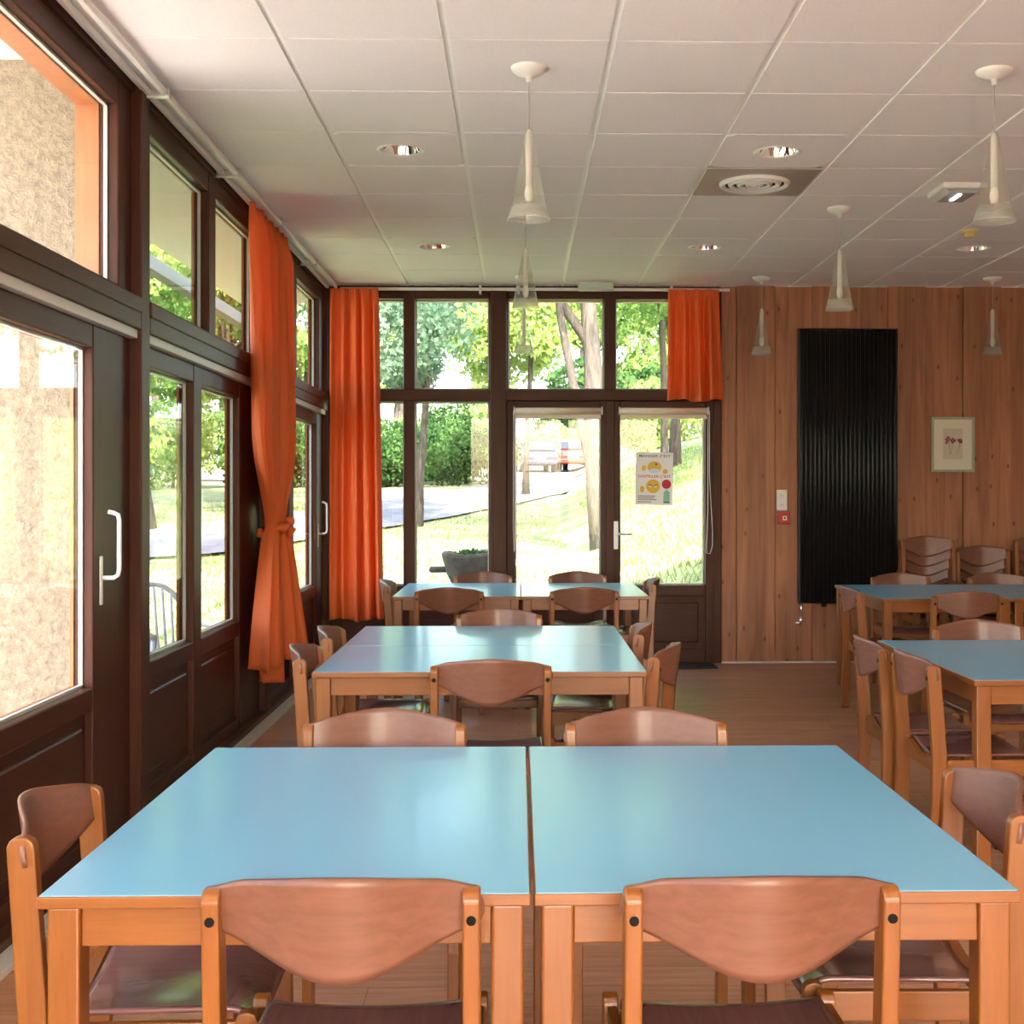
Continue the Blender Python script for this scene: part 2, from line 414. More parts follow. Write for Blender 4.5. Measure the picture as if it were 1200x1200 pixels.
# left wall bays
LB = [2.62-2.5*2, 2.62-2.5, 2.62, 5.18, 7.72]
bays = [  # (y0,y1, upper panes, lower panes)
 (-2.33, .07, [(-2.2, -1.2), (-1.06, -.05)], [(-2.12, -1.3), (-1.1, -.15)]),
 (.19, 2.57, [(.32, 1.32), (1.46, 2.44)], [(.38, 1.2), (1.42, 2.3)]),
 (2.68, 5.12, [(2.82, 3.66), (3.80, 4.96)], [(2.86, 3.60), (3.80, 4.68)]),
 (5.24, 7.66, [(5.35, 6.40), (6.54, 7.55)], [(5.33, 6.12), (6.27, 7.12)]),
 (7.78, 10.10, [(7.88, 8.78), (8.92, 9.92)], [(7.90, 8.66), (8.82, 9.80)])]
P = mapper('L')
for k, (a, c, up, lo) in enumerate(bays):
    framed('L', 'window_%d' % (k+1), a, c, 2.115, 2.93, up, 2.14, 2.83, False, -.005, rd=.09 if k == 2 else .012)
    d = framed('L', 'door_%d' % (k+1), a, c, 0, 1.955, lo, .64, 1.865, True, .0, rd=.012)
    mb = MB(); bx(mb, P, a, c, -.045, .07, 1.985, 2.115, .006, 0); bx(mb, P, a, c, -.052, .07, 2.05, 2.112, .006, 0)
    struct(mb.obj('trim_%d' % (k+1), M['dark_y']))
    mb = MB(); bx(mb, P, a, c, -.03, .05, 1.95, 1.99, .003, 0)
    struct(mb.obj('trim_%d' % (k+11), M['track']))
    # lift-and-slide handle on the stile
    if k in (2, 4):
        y = lo[1][1]+.075
        h = MB(); X = LEFT
        h.box((X+.0, y-.012, .93), (X+.008, y+.012, 1.11), .003)
        h.tube([(X+.005, y, 1.03), (X+.05, y, 1.03), (X+.066, y, 1.04), (X+.07, y, 1.06), (X+.07, y, 1.24), (X+.066, y, 1.26), (X+.05, y, 1.268), (X+.03, y, 1.272)], .0085, 10)
        ho = h.obj('handle', M['white_metal'], d); ho['label'] = 'white U-shaped handle'
for k, y in enumerate((-2.39, .13, 2.625, 5.18, 7.72, 10.15)):
    mb = MB(); mb.box((LEFT-.08, y-.06, 0), (LEFT+.045, y+.06, 2.955), .006)
    struct(mb.obj('trim_%d' % (k+21), M['dark_z']))
mb = MB(); mb.box((LEFT-.06, FRONT, 2.925), (LEFT+.02, BACK, 2.98), .003); struct(mb.obj('trim_31', M['dark_y']))
# low floor channel along the glazing
mb = MB(); mb.box((LEFT, FRONT, 0), (LEFT+.05, BACK-.1, .05), .006); mb.box((LEFT+.05, FRONT, 0), (LEFT+.115, BACK-.1, .022), .004, 1)
struct(mb.obj('baseboard_left', [M['dark_y'], M['track']]))
mb = MB(); mb.box((LEFT-.08, FRONT, 0), (LEFT+.03, -2.45, 2.95)); struct(mb.obj('wall_left', M['plaster']))

# back glazing
P = mapper('B')
framed('B', 'window_11', LEFT, -.222, 2.154, 2.925, [(-1.45, -.902), (-.814, -.222-.012)], 2.16, 2.867, False, -.03, .08, gw=.05)
framed('B', 'window_12', -.094, 1.595, 2.154, 2.925, [(-.082, .673), (.767, 1.50)], 2.16, 2.867, False, -.03, .08, gw=.05)
framed('B', 'window_13', LEFT, -.222, 0, 2.067, [(-1.45, -.902), (-.814, -.222-.012)], .613, 2.06, True, -.03, .08, gw=.05)
d1 = framed('B', 'door_11', -.094, .72, 0, 2.067, [(-.027, .646)], .613, 1.985, True, -.02, .08, gw=.05)
d2 = framed('B', 'door_12', .722, 1.595, 0, 2.067, [(.80, 1.474)], .613, 1.985, True, -.02, .08, gw=.05)
mb = MB(); bx(mb, P, LEFT, 1.595, -.045, .08, 2.067, 2.154, .006); struct(mb.obj('trim_41', M['dark_x']))
mb = MB(); bx(mb, P, -.222, -.094, -.06, .08, 0, 2.95, .006); bx(mb, P, .685, .757, -.045, .02, 0, 2.067, .006)
bx(mb, P, 1.535, 1.597, -.04, .08, 0, 2.95, .006)
struct(mb.obj('trim_42', M['dark_z']))
mb = MB(); bx(mb, P, LEFT, 1.595, -.02, .2, 2.925, 2.98, .003); struct(mb.obj('trim_43', M['dark_x']))
# lever handle on door 12
h = MB(); X = .765
h.box((X-.018, BACK-.055, .90), (X+.018, BACK-.044, 1.12), .004)
h.tube([(X, BACK-.05, 1.02), (X, BACK-.10, 1.02), (X+.015, BACK-.106, 1.02), (X+.12, BACK-.106, 1.018)], .009, 10)
h.obj('handle', M['white_metal'], d2)
# threshold mat
mb = MB(); mb.box((.95, 9.80, .001), (1.52, 10.08, .012), .004); tag(mb.obj('door_mat', M['rubber']), 'small dark mat on the floor at the foot of the glazed exit door', 'mat')

# board wall
mb = MB(); x = 1.597; k = 0
mb.box((1.595, BACK, 0), (RIGHT, BACK+.2, 2.98))
edges = [1.597, 1.72]+[2.02+.3*i for i in range(17)]
for a, c in zip(edges, edges[1:]):
    dlt = .016 if k % 2 else .0
    mb.box((a+(.0 if k % 2 else .004), BACK-.018-dlt, .012), (min(c, RIGHT)-(.0 if k % 2 else .004), BACK+.001-dlt*.2, 2.975), .003)
    k += 1
struct(mb.obj('wall_back', M['planks']))
mb = MB(); mb.box((1.597, BACK-.04, 0), (RIGHT, BACK-.018, .014), .003); struct(mb.obj('baseboard_back', M['track']))
mb = MB(); mb.box((RIGHT, FRONT-.1, 0), (RIGHT+.15, BACK+.1, 3)); struct(mb.obj('wall_right', M['plaster']))
# wall behind the camera; its tall glazing is added to brighten the room
mb = MB(); mb.box((LEFT-.1, FRONT-.15, 0), (-1.0, FRONT, 3)); mb.box((2.7, FRONT-.15, 0), (RIGHT, FRONT, 3)); mb.box((-1.0, FRONT-.15, 2.85), (2.7, FRONT, 3))
struct(mb.obj('wall_front', M['plaster']))
framed('F', 'window_21', -1.0, 2.7, 0, 2.85, [(-.9, .8), (.92, 2.6)], .12, 2.75, False, -.02, .08)

# ------------------------------------------------------------------ curtain tracks
def tracks():
    mb = MB()
    for x in (LEFT+.05, LEFT+.115):
        mb.box((x-.012, FRONT+.1, CEIL-.042), (x+.012, BACK-.12, CEIL-.018), .004)
    for y in (5.2, 6.5, 7.7, 9.0, 4.0):
        mb.box((LEFT+.0, y-.012, CEIL-.05), (LEFT+.135, y+.012, CEIL-.006), .003, 1)
    o = mb.obj('curtain_rail', [M['white'], M['alu']]); tag(o, 'white double curtain rail running along the ceiling edge above the left glazing', 'curtain rail')
    mb = MB(); mb.box((LEFT+.14, BACK-.075, CEIL-.05), (1.66, BACK-.05, CEIL-.026), .004)
    for x in (-.30, .0, 1.2): mb.box((x-.01, BACK-.09, CEIL-.075), (x+.01, BACK-.02, CEIL-.006), .003, 1)
    o = mb.obj('curtain_rail', [M['white'], M['alu']]); tag(o, 'thin white curtain rail above the glazed doors on the far wall', 'curtain rail')
tracks()

# ------------------------------------------------------------------ curtains
def sm(x): x = max(0, min(1, x)); return x*x*(3-2*x)
def curtain(name, top0, top1, zt, zb, pleats, amp, prof, label, seed, phase=0, head=.09, hem=None):
    """prof(t) -> (centre shift along, width factor, offset towards room, amp factor) with t=0 top..1 bottom"""
    A, B = Vector(top0), Vector(top1); L = (B-A); n = Vector((-L.y, L.x, 0)).normalized()
    if name_normal.get(seed): n = -n
    rnd = random.Random(seed); ph = [rnd.uniform(-.5, .5) for _ in range(4)]
    def fn(u, v):
        z = zt+(zb-zt)*v; sh, wf, off, af = prof(v, u)
        s = .5+(u-.5)*wf+sh
        p = A+L*s
        w = u+.012*math.sin(7*u*PI+ph[0]+2*v)
        w1 = math.sin(2*PI*pleats*w+phase)*(1-.25*math.sin(5*w+ph[1]))
        w2 = .35*math.sin(2*PI*pleats*1.7*w+ph[2]+v*1.5)
        top = sm(v*(zt-zb)/(head*2))
        am = amp*af*(.35+.65*top)
        q = p+n*(off+(w1+w2)*am)
        # heading tape gathers
        if v*(zt-zb) < head: q = q+n*.006*math.sin(2*PI*pleats*4*u)
        zz = z+.012*math.sin(9*u+ph[3])*v
        if hem: zz += hem(u)*v
        return Vector((q.x, q.y, zz))
    mb = MB().grid(fn, int(pleats*16), 70, 0, .003)
    o = mb.obj(name, M['curtain']); return tag(o, label, 'curtain')
name_normal = {}
# corner curtain: hangs along the back wall left end
name_normal[1] = True
curtain('curtain', (-1.455, 9.99, 0), (-1.085, 9.99, 0), 2.925, .36, 4.5, .036,
        lambda v, u: (.05*v, 1.0+.12*v, 0, 1+.25*v), 'full-length orange curtain hanging straight in the far corner of the room', 1)
name_normal[2] = True
curtain('curtain', (1.165, 10.0, 0), (1.56, 10.0, 0), 2.925, 2.06, 4, .036,
        lambda v, u: (.03*v, 1.0+.12*v, 0, 1+.4*v), 'short orange curtain ending at transom height over the glazed exit door', 2)
# tied curtain on the left
def tied(v, u):
    tk = .70
    if v < tk:
        t = v/tk; g = sm((t-.66)/.34)**1.5
        return (-.02*sm(t)-.09*g, 1+.03*sm(t*1.4)-.75*g, .035*sm(t)*(1-g)+.045*g, 1.2-.45*g)
    t = (v-tk)/(1-tk); w = t**.62
    return (-.11-.05*w, .28+.60*w, .045+w*(.01+.05*u), .75+1.0*w)
name_normal[3] = True
curtain('curtain', (LEFT+.075, 7.03, 0), (LEFT+.075, 8.17, 0), 2.925, .37, 7, .045, tied,
        'long orange curtain gathered and knotted at waist height beside the left glazing', 3, hem=lambda u: -.10*sm((u-.22)/.04)*(1-sm((u-.50)/.04))+.03*u)

cur = [o for o in C.objects if o.get('category') == 'curtain'][-1]
m = MB(); ky = 7.03+1.14*.385; kx = LEFT+.075+.055
m.tube([(kx+.075*math.cos(a)+.01*math.sin(3*a), ky+.115*math.sin(a), 1.135+.035*math.sin(a+1)+.012*math.sin(4*a)) for a in [2*PI*k/28 for k in range(29)]], [.022+.007*math.sin(k*1.3) for k in range(29)], 10)
m.tube([(kx+.06, ky+.03, 1.16), (kx+.085, ky+.05, 1.125), (kx+.07, ky+.05, 1.085)], [.02, .026, .014], 10)
m.obj('tie_knot', M['curtain'], cur)
# ------------------------------------------------------------------ tables
TH = .70
def make_table(w, d, label, loc, group, wide='Y'):
    t = thing('canteen_table', label, 'table', loc, 0, group)
    e = MB(); e.box((-w/2, -d/2, TH-.021), (w/2, d/2, TH-.0012), .0025)
    e.obj('edge_band', M['beech_x'], t)
    s = MB(); s.box((-w/2+.003, -d/2+.003, TH-.002), (w/2-.003, d/2-.003, TH), .0006, seg=1); s.obj('tabletop', M['laminate'], t)
    i = .012; L = .052
    for sx in (-1, 1):
        for sy in (-1, 1):
            x = sx*(w/2-i-L/2); y = sy*(d/2-i-L/2)
            lg = MB(); lg.box((x-L/2, y-L/2, .006), (x+L/2, y+L/2, TH-.021), .005, seg=3)
            lo = lg.obj('leg', M['beech_z'], t)
            f = MB(); f.cyl((x, y, 0), (x, y, .008), .018, n=16); f.obj('foot_glide', M['rubber'], lo)
    ah = .066
    for sy in (-1, 1):
        y = sy*(d/2-i-.02); a = MB(); a.box((-w/2+i+L, y-.011, TH-.021-ah), (w/2-i-L, y+.011, TH-.021), .002); a.obj('apron', M['beech_x'], t)
    for sx in (-1, 1):
        x = sx*(w/2-i-.02); a = MB(); a.box((x-.011, -d/2+i+L, TH-.021-ah), (x+.011, d/2-i-L, TH-.021), .002); a.obj('apron', M['beech_y'], t)
    return t
TW = .785
near_g = None
make_table(TW, 1.2, 'blue-topped table nearest the camera, left one of the joined front pair', (.021-TW/2-.001, 2.66, 0), 'blue-topped canteen tables')
make_table(TW, 1.2, 'blue-topped table nearest the camera, right one of the joined front pair', (.021+TW/2+.004, 2.66, 0), 'blue-topped canteen tables')
make_table(1.2, .8, 'blue-topped table in the middle of the left row, its long side towards the front pair', (-.138, 5.02, 0), 'blue-topped canteen tables')
make_table(1.2, .8, 'blue-topped table of the middle pair, pushed against the far long side of its neighbour', (-.138, 5.822, 0), 'blue-topped canteen tables')
make_table(.798, 1.2, 'blue-topped table before the far glazing, the one nearer the corner curtain', (-.386, 8.59, 0), 'blue-topped canteen tables')
make_table(.798, 1.2, 'blue-topped table before the far glazing, the one nearer the exit door', (.414, 8.59, 0), 'blue-topped canteen tables')
make_table(.8, 1.2, 'blue-topped table in the right row, cut by the right edge of the photo', (1.96, 4.98, 0), 'blue-topped canteen tables')
make_table(.8, 1.2, 'blue-topped table in front of the black radiator and stacked chairs', (2.61, 8.38, 0), 'blue-topped canteen tables')
make_table(.8, 1.2, 'blue-topped table at the far right, joined to the one before the radiator', (3.412, 8.38, 0), 'blue-topped canteen tables')

# ------------------------------------------------------------------ chairs (origin: floor under the back posts' top, facing +Y)
def make_chair(label, loc, rz, group):
    t = thing('canteen_chair', label, 'chair', loc, rz, group)
    W = .195
    for s in (-1, 1):      # rear posts run floor to top, leaning back
        x = s*W
        side = [(.026, .004), (-.022, .004), (-.008, .30), (-.007, .43), (-.026, .728), (-.020, .740), (-.008, .745), (.008, .744), (.018, .738), (.022, .728), (.043, .44), (.042, .30)]
        m = MB(); m.prism(side, 'X', x-.0135, x+.0135, bev=.0035)
        lo = m.obj('leg', M['beech_z'], t)
        b = MB(); z = .70; y = -.0225
        b.cyl((x, y-.0035, z), (x, y+.01, z), .0075, n=20); b.cyl((x, .0235, z), (x, .015, z), .0075, n=20); b.obj('bolt', M['bolt_black'], lo)
        f = MB(); f.box((x-.012, -.014, 0), (x+.012, .028, .006)); f.obj('foot_glide', M['rubber'], lo)
        m = MB(); y = .385
        m.prism([(y-.02, .004), (y+.016, .004), (y+.022, .30), (y+.020, .420), (y+.014, .432), (y, .436), (y-.014, .432), (y-.020, .420), (y-.022, .30)], 'X', x-.0135+s*.002, x+.0135+s*.002, bev=.003)
        lo = m.obj('leg', M['beech_z'], t)
        f = MB(); f.box((x-.012, y-.017, 0), (x+.012, y+.013, .006)); f.obj('foot_glide', M['rubber'], lo)
        m = MB(); m.box((x-.009, .045, .362), (x+.009, .37, .418), .003); m.obj('side_rail', M['beech_y'], t)
    # back panel: bulging, shaped plywood in slots of the posts
    def top(u): a = abs(u); return .743+.012*(1-sm((a-.68)/.32))+.021*(.5+.5*math.cos(PI*a)) - (.028*max(0, (a-.955)/.045)**2)
    def bot(u): a = abs(u); return .683-.070*(.5+.5*math.cos(PI*min(1, a/.97)))**.75-(-.020*max(0, (a-.955)/.045)**2)
    def fn(i, j):
        u = i*2-1; z0, z1 = bot(u), top(u); z = z0+(z1-z0)*j
        bul = .062*(.5+.5*math.cos(PI*u))
        y = .002-(z-.70)*.13-bul
        return Vector((u*.214, y, z))
    p = MB(); p.grid(fn, 44, 12, 0, .009)
    po = p.obj('backrest', [M['panel']], t)
    # seat ply with a soft dip and waterfall front
    def sf(i, j):
        u = i*2-1; y = .052+.355*j
        w = .181 - .004*j
        z = .432-.022*math.cos(u*PI/2)*(1-j)**1.0-.006*math.cos(u*PI/2)
        if j > .82: z -= .030*((j-.82)/.18)**2
        z += .004*abs(u)**3
        return Vector((u*w, y, z))
    s_ = MB(); s_.grid(sf, 24, 26, 0, .010); s_.obj('seat', M['seat'], t)
    pts = [(-.182, .425)]+[(u*.182, .430-.034*math.cos(u*PI/2)**1.5) for u in [k/10 for k in range(-9, 10)]]+[(.182, .425), (.182, .362), (-.182, .362)]
    r = MB(); r.prism(pts, 'Y', .022, .044, bev=.0); r.obj('rear_rail', M['beech_x'], t)
    r = MB(); r.box((-.182, .36, .355), (.182, .378, .405), .003); r.obj('front_rail', M['beech_x'], t)
    return t
EAST, WEST, SOUTH = -PI/2, PI/2, PI       # facing +X, -X, -Y
G = 'beech canteen chairs with curved plywood backs'
chairs = [
 # x, y (post tops), rotation, label
 (-.266, 1.955, 0, 'plywood-backed chair seen from behind at the left front table nearest the camera'),
 (.3675, 1.95, .012, 'plywood-backed chair seen from behind at the right front table nearest the camera'),
 (-.865, 2.45, EAST+.03, 'chair at the left end of the front tables, closest to the sliding door'),
 (.935, 2.57, WEST-.02, 'chair at the right end of the front tables with a bright glare on its backrest'),
 (-.345, 3.33, SOUTH, 'chair on the far side of the front tables, the left one of the two'),
 (.330, 3.33, SOUTH, 'chair on the far side of the front tables, the right one of the two'),
 (-.095, 4.44, 0, 'chair seen from behind, centred at the near side of the middle tables'),
 (-.095, 6.29, SOUTH, 'single chair on the far side of the middle tables, facing the camera'),
 (-.785, 4.84, EAST, 'chair left of the middle tables, the nearer of the two by the knotted curtain'),
 (-.785, 5.50, EAST, 'chair left of the middle tables, the farther of the two by the knotted curtain'),
 (.545, 4.86, WEST-.28, 'chair turned askew at the right end of the middle tables, nearer one'),
 (.515, 5.62, WEST-.05, 'chair at the right end of the middle tables, the farther of the two'),
 (-.420, 7.80, 0, 'chair seen from behind at the table nearer the corner curtain'),
 (.398, 7.80, 0, 'chair seen from behind at the far table nearer the exit door'),
 (-.255, 9.28, SOUTH, 'chair against the far glazing in front of the stone trough, facing the camera'),
 (.425, 9.28, SOUTH, 'chair against the glazed doors on the far side of the last left-row tables'),
 (-.845, 8.50, EAST, 'chair at the curtain end of the last left-row tables'),
 (.875, 8.60, WEST, 'chair at the exit-door end of the last left-row tables'),
 (1.43, 4.62, EAST+.02, 'nearer of two chairs side by side along the left of the cut-off right table'),
 (1.405, 5.10, EAST-.03, 'farther of two chairs side by side along the left of the cut-off right table'),
 (2.04, 5.67, SOUTH, 'chair on the far side of the cut-off right table, facing the camera'),
 (2.035, 7.83, EAST, 'chair at the left side of the table before the radiator'),
 (2.60, 7.42, 0, 'chair seen from behind at the table before the radiator'),
 (2.70, 9.06, SOUTH, 'chair on the far side of the table before the radiator'),
 (3.39, 9.06, SOUTH, 'chair on the far side of the far right table, in front of the low stack'),
]
c0 = None
for x, y, rz, lab in chairs:
    if c0 is None: c0 = make_chair(lab, (x, y, 0), rz, G)
    else: dup(c0, (x, y, 0), rz, lab, G)
SG = 'stacked chairs by the board wall'
for nm, x, n in (('stack beside the radiator', 3.165, 4), ('low stack between the two tall ones', 3.60, 3), ('stack cut by the right edge', 4.045, 4)):
    for k in range(n):
        pos = ['lowest chair in the ', 'second chair from the floor in the ', 'third chair from the floor in the ' if n == 4 else 'topmost chair in the ', 'topmost chair in the '][k]
        dup(c0, (x, 9.99-.028*k, .0775*k), SOUTH, pos+nm, SG)

# ------------------------------------------------------------------ radiator
t = thing('radiator', 'tall black vertical tube radiator mounted on the board wall', 'radiator', (2.59, BACK-.035, 0))
z0, z1, x0, x1 = .475, 2.635, -.385, .385
b = MB(); b.box((x0, -.012, z0+.04), (x1, -.004, z1-.04)); b.obj('back_plate', M['radiator'], t)
n = 22; pitch = (x1-x0)/n
for i in range(n):
    x = x0+pitch*(i+.5)
    m = MB(); m.tube([(x, -.055, z0+.012), (x, -.055, z1-.012)], .0128, 12); m.obj('tube', M['radiator'], t)
for z in (z0+.02, z1-.02):
    m = MB(); m.cyl((x0-.004, -.036, z), (x1+.004, -.036, z), .022, n=20); m.obj('header_pipe', M['radiator'], t)
m = MB(); m.box((x0-.008, -.05, z0), (x0+.012, -.005, z1), .004); m.box((x1-.012, -.05, z0), (x1+.008, -.005, z1), .004); m.obj('side_cover', M['radiator'], t)
for x in (x0+.2, x1-.2):
    m = MB(); m.box((x-.02, -.03, z0-.03), (x+.02, .0, z0+.03), .004); m.obj('bracket', M['radiator'], t)
v = MB(); v.cyl((x0+.015, -.04, z0-.11), (x0+.015, -.04, z0+.02), .009, n=14); v.cyl((x0+.015, -.04, z0-.17), (x0+.015, -.04, z0-.10), .016, n=16)
v.cyl((x0-.03, -.04, z0-.155), (x0+.015, -.04, z0-.155), .014, n=16)
vo = v.obj('valve', M['chrome'], t); vo['label'] = 'chrome valve under the radiator'

# ------------------------------------------------------------------ wall bits
def outlet():
    t = thing('wall_outlet', 'white double outlet plate on the boards above the red call point', 'outlet', (2.075, BACK-.036, 1.285))
    m = MB(); m.box((-.042, -.012, -.082), (.042, .004, .082), .006); m.obj('cover_plate', M['white'], t)
    for z in (-.036, .036):
        m = MB(); m.cyl((0, -.0145, z), (0, -.010, z), .024, n=24); o = m.obj('socket', M['white_metal'], t)
        m = MB()
        for dx in (-.008, .008): m.cyl((dx, -.0155, z), (dx, -.012, z), .0028, n=8)
        m.obj('hole', M['black'], o)
outlet()
t = thing('fire_call_point', 'small red square fire call point on the boards below the outlet', 'fire alarm', (2.09, BACK-.036, 1.145))
m = MB(); m.box((-.046, -.04, -.046), (.046, .004, .046), .008); m.obj('housing', M['red'], t)
m = MB(); m.box((-.016, -.0425, -.018), (.018, -.038, .016), .002); m.obj('press_plate', M['white'], t)
m = MB(); m.cyl((0, -.044, 0), (0, -.041, 0), .008, n=16); m.obj('button_mark', M['black'], t)

# framed picture
t = thing('framed_picture', 'small framed print of pink flowers hanging on the board wall', 'picture', (3.43, BACK-.036, 1.725))
w, h = .171, .218; fm = flat('green_grey_frame', (.36, .35, .26), .5)
m = MB()
for a, c in (((-w, -.022, -h), (-w+.02, .004, h)), ((w-.02, -.022, -h), (w, .004, h)), ((-w+.02, -.022, -h), (w-.02, .004, -h+.02)), ((-w+.02, -.022, h-.02), (w-.02, .004, h))): m.box(a, c, .003)
m.obj('frame', fm, t)
m = MB(); m.box((-w+.015, -.010, -h+.015), (w-.015, .0, h-.015)); m.obj('mat_board', M['mat_paper'], t)
m = MB(); m.box((-.078, -.0115, -.115), (.078, -.010, .125)); pr = m.obj('print', flat('print_paper', (.60, .50, .42), .7), t)
pink, stem = flat('pink_petals', (.5, .05, .09), .7), flat('stem_green', (.12, .14, .08), .7)
rnd = random.Random(4); m = MB()
for cx, cz, rr in ((-.038, .045, .03), (.0, .03, .026), (.058, .03, .026), (-.048, .015, .018)):
    for k in range(7):
        a = 2*PI*k/7+rnd.random(); r = rr*rnd.uniform(.6, 1)
        m.cyl((cx+r*.55*math.cos(a), -.0125, cz+r*.55*math.sin(a)), (cx+r*.55*math.cos(a), -.0113, cz+r*.55*math.sin(a)), r*.42, n=10)
m.obj('flower', pink, pr)
m = MB()
for cx, dx in ((-.03, .01), (.0, -.02), (.058, -.03)): m.tube([(cx, -.012, .02), (cx+dx*.3, -.012, -.03), (cx+dx, -.012, -.08)], .0012, 5)
m.obj('stem', stem, pr)
m = MB(); m.box((-w+.018, -.0165, -h+.018), (w-.018, -.015, h-.018)); m.obj('glass_pane', M['glass'], t)

# roller blinds over the door glass
for nm, xa, xb, chx in (('left', -.035, .655, -.040), ('right', .79, 1.49, 1.49)):
    t = thing('roller_blind', 'rolled-up cream blind over the glass of the %s' % ('left glazed door' if nm == 'left' else 'exit door carrying the poster'), 'blind', (0, BACK-.062, 0), 0, 'roller blinds on the doors')
    m = MB(); m.cyl((xa+.006, 0, 1.985), (xb-.006, 0, 1.985), .027, n=24); m.obj('fabric_roll', M['blind'], t)
    m = MB(); m.box((xa+.01, -.004, 1.925), (xb-.01, .004, 1.94), .002); m.box((xa+.012, .012, 1.93), (xb-.012, .014, 1.985)); m.obj('bottom_bar', M['blind'], t)
    for x in (xa, xb):
        m = MB(); m.box((x-.004, -.028, 1.955), (x+.004, .03, 2.018), .002); m.obj('end_bracket', M['white_metal'], t)
    m = MB()
    if nm == 'right': pts = [(chx+.008, -.02, 1.985), (chx+.006, -.02, 1.5), (chx+.03, -.02, 1.05), (chx+.03, -.02, .93), (chx+.012, -.02, .865), (chx-.015, -.02, .87), (chx-.016, -.02, .93), (chx-.006, -.02, 1.2), (chx-.004, -.02, 1.985)]
    else: pts = [(chx, -.02, 1.985), (chx-.002, -.02, 1.1), (chx+.004, -.02, .88), (chx+.012, -.02, .9), (chx+.01, -.02, 1.985)]
    m.tube(pts, .0028, 6); m.obj('pull_chain', M['white'], t)

# poster
def text_obj(body, size, loc, mat, parent, name='lettering', bold=.0, width=None):
    cu = bpy.data.curves.new('txt', 'FONT'); cu.body = body; cu.size = size; cu.align_x = 'CENTER'; cu.align_y = 'CENTER'
    cu.extrude = .0002; cu.offset = bold; cu.resolution_u = 3
    to = bpy.data.objects.new('txt', cu); C.objects.link(to)
    dg = bpy.context.evaluated_depsgraph_get(); me = bpy.data.meshes.new_from_object(to.evaluated_get(dg))
    bpy.data.objects.remove(to)
    xs = [v.co.x for v in me.vertices]; ww = max(xs)-min(xs); s = (width/ww) if width else 1
    for v in me.vertices: v.co = Vector((v.co.x*s, -v.co.z, v.co.y))
    me.materials.clear(); me.materials.append(mat)
    o = bpy.data.objects.new(name, me); C.objects.link(o); o.parent = parent; o.location = loc; return o
def poster():
    t = thing('poster', 'white poster with yellow faces taped to the glass of the exit door', 'poster', (1.075, BACK+.028, 1.455))
    t.rotation_euler = (0, .02, 0)
    w, h = .147, .208; c = .0
    m = MB(); m.box((-w, -.0015, -h), (w, 0, h)); m.obj('sheet', M['paper'], t)
    gr, rd, yl = flat('print_green', (.03, .22, .12), .6), flat('print_red', (.55, .02, .03), .6), flat('print_yellow', (.75, .5, .06), .6)
    lg = flat('print_pale_green', (.25, .55, .42), .6); gy = flat('print_grey', (.25, .25, .3), .6); dk = flat('print_dark', (.03, .03, .03), .6); pb = flat('print_pale_blue', (.6, .78, .85), .6)
    text_obj("MANGER C'EST", .03, (0, -.002, .178), gr, t, bold=.0002, width=.25)
    text_obj("GASPILLER C'EST", .03, (0, -.002, .018), rd, t, bold=.0002, width=.26)
    def disc(x, z, rx, rz, mat, name, y=-.0018, n=28, parent=None):
        b = MB(); b.prism([(x+rx*math.cos(2*PI*k/n), z+rz*math.sin(2*PI*k/n)) for k in range(n)], 'Y', y-.0004, y); return b.obj(name, mat, parent or t)
    disc(0, .092, .056, .045, yl, 'round_face'); disc(0, .062, .045, .018, pb, 'napkin', -.0023)
    disc(-.085, .082, .018, .022, yl, 'hand'); disc(.085, .058, .02, .02, yl, 'hand'); disc(.012, .115, .008, .01, rd, 'mark', -.0024)
    disc(-.01, -.06, .056, .055, yl, 'round_face'); disc(-.095, -.085, .018, .027, yl, 'hand')
    for s in (-1, 1):
        disc(-.01+s*.021, -.062, .011, .007, M['white'], 'eye', -.0024)
        b = MB(); b.prism([(-.01+s*.006, -.054), (-.01+s*.034, -.043), (-.01+s*.034, -.05), (-.01+s*.006, -.06)], 'Y', -.003, -.0024); b.obj('eyebrow', dk, t)
    disc(.097, -.042, .037, .037, rd, 'red_disc')
    b = MB(); b.box((.075, -.0022, -.19), (.125, -.0015, -.10)); b.box((.088, -.0022, -.10), (.112, -.0015, -.086)); b.obj('bin', lg, t)
    b = MB(); b.box((.075, -.0026, -.192), (.125, -.0021, -.18)); b.obj('bin_base', gr, t)
    b = MB()
    for k, z in enumerate((-.138, -.152, -.166, -.184)): b.box((-.128, -.0022, z-.0035), ((.01, -.0, .02, -.02)[k], -.0015, z+.0035))
    b.obj('small_print', gy, t)
poster()

# ------------------------------------------------------------------ ceiling fixtures
for k, (x, y) in enumerate(holes()[:5]):
    lab = ['recessed downlight in the ceiling left of the nearest pendant lamp', 'recessed downlight in the ceiling just before the round air diffuser',
           'small recessed downlight left of the glass pendants near the far glazing', 'recessed downlight between the air diffuser and the short curtain',
           'recessed downlight at the right, beyond the yellow detector'][k]
    t = thing('downlight', lab, 'ceiling light', (x, y, CEIL), 0, 'recessed downlights')
    m = MB(); m.lathe([(.098, .004), (.098, -.003), (.103, -.005), (.112, -.003), (.113, .0), (.104, .001)], n=40); m.obj('trim_ring', M['white'], t)
    m = MB(); m.lathe([(.100, 0), (.092, .03), (.08, .06), (.06, .09), (.03, .105), (.001, .108)], n=40); m.obj('reflector', M['chrome'], t)
    m = MB(); m.cyl((-.035, 0, .062), (.035, 0, .062), .011, n=12); m.cyl((-.035, .026, .062), (.035, .026, .062), .011, n=12); m.obj('lamp_tube', M['bulb'], t)
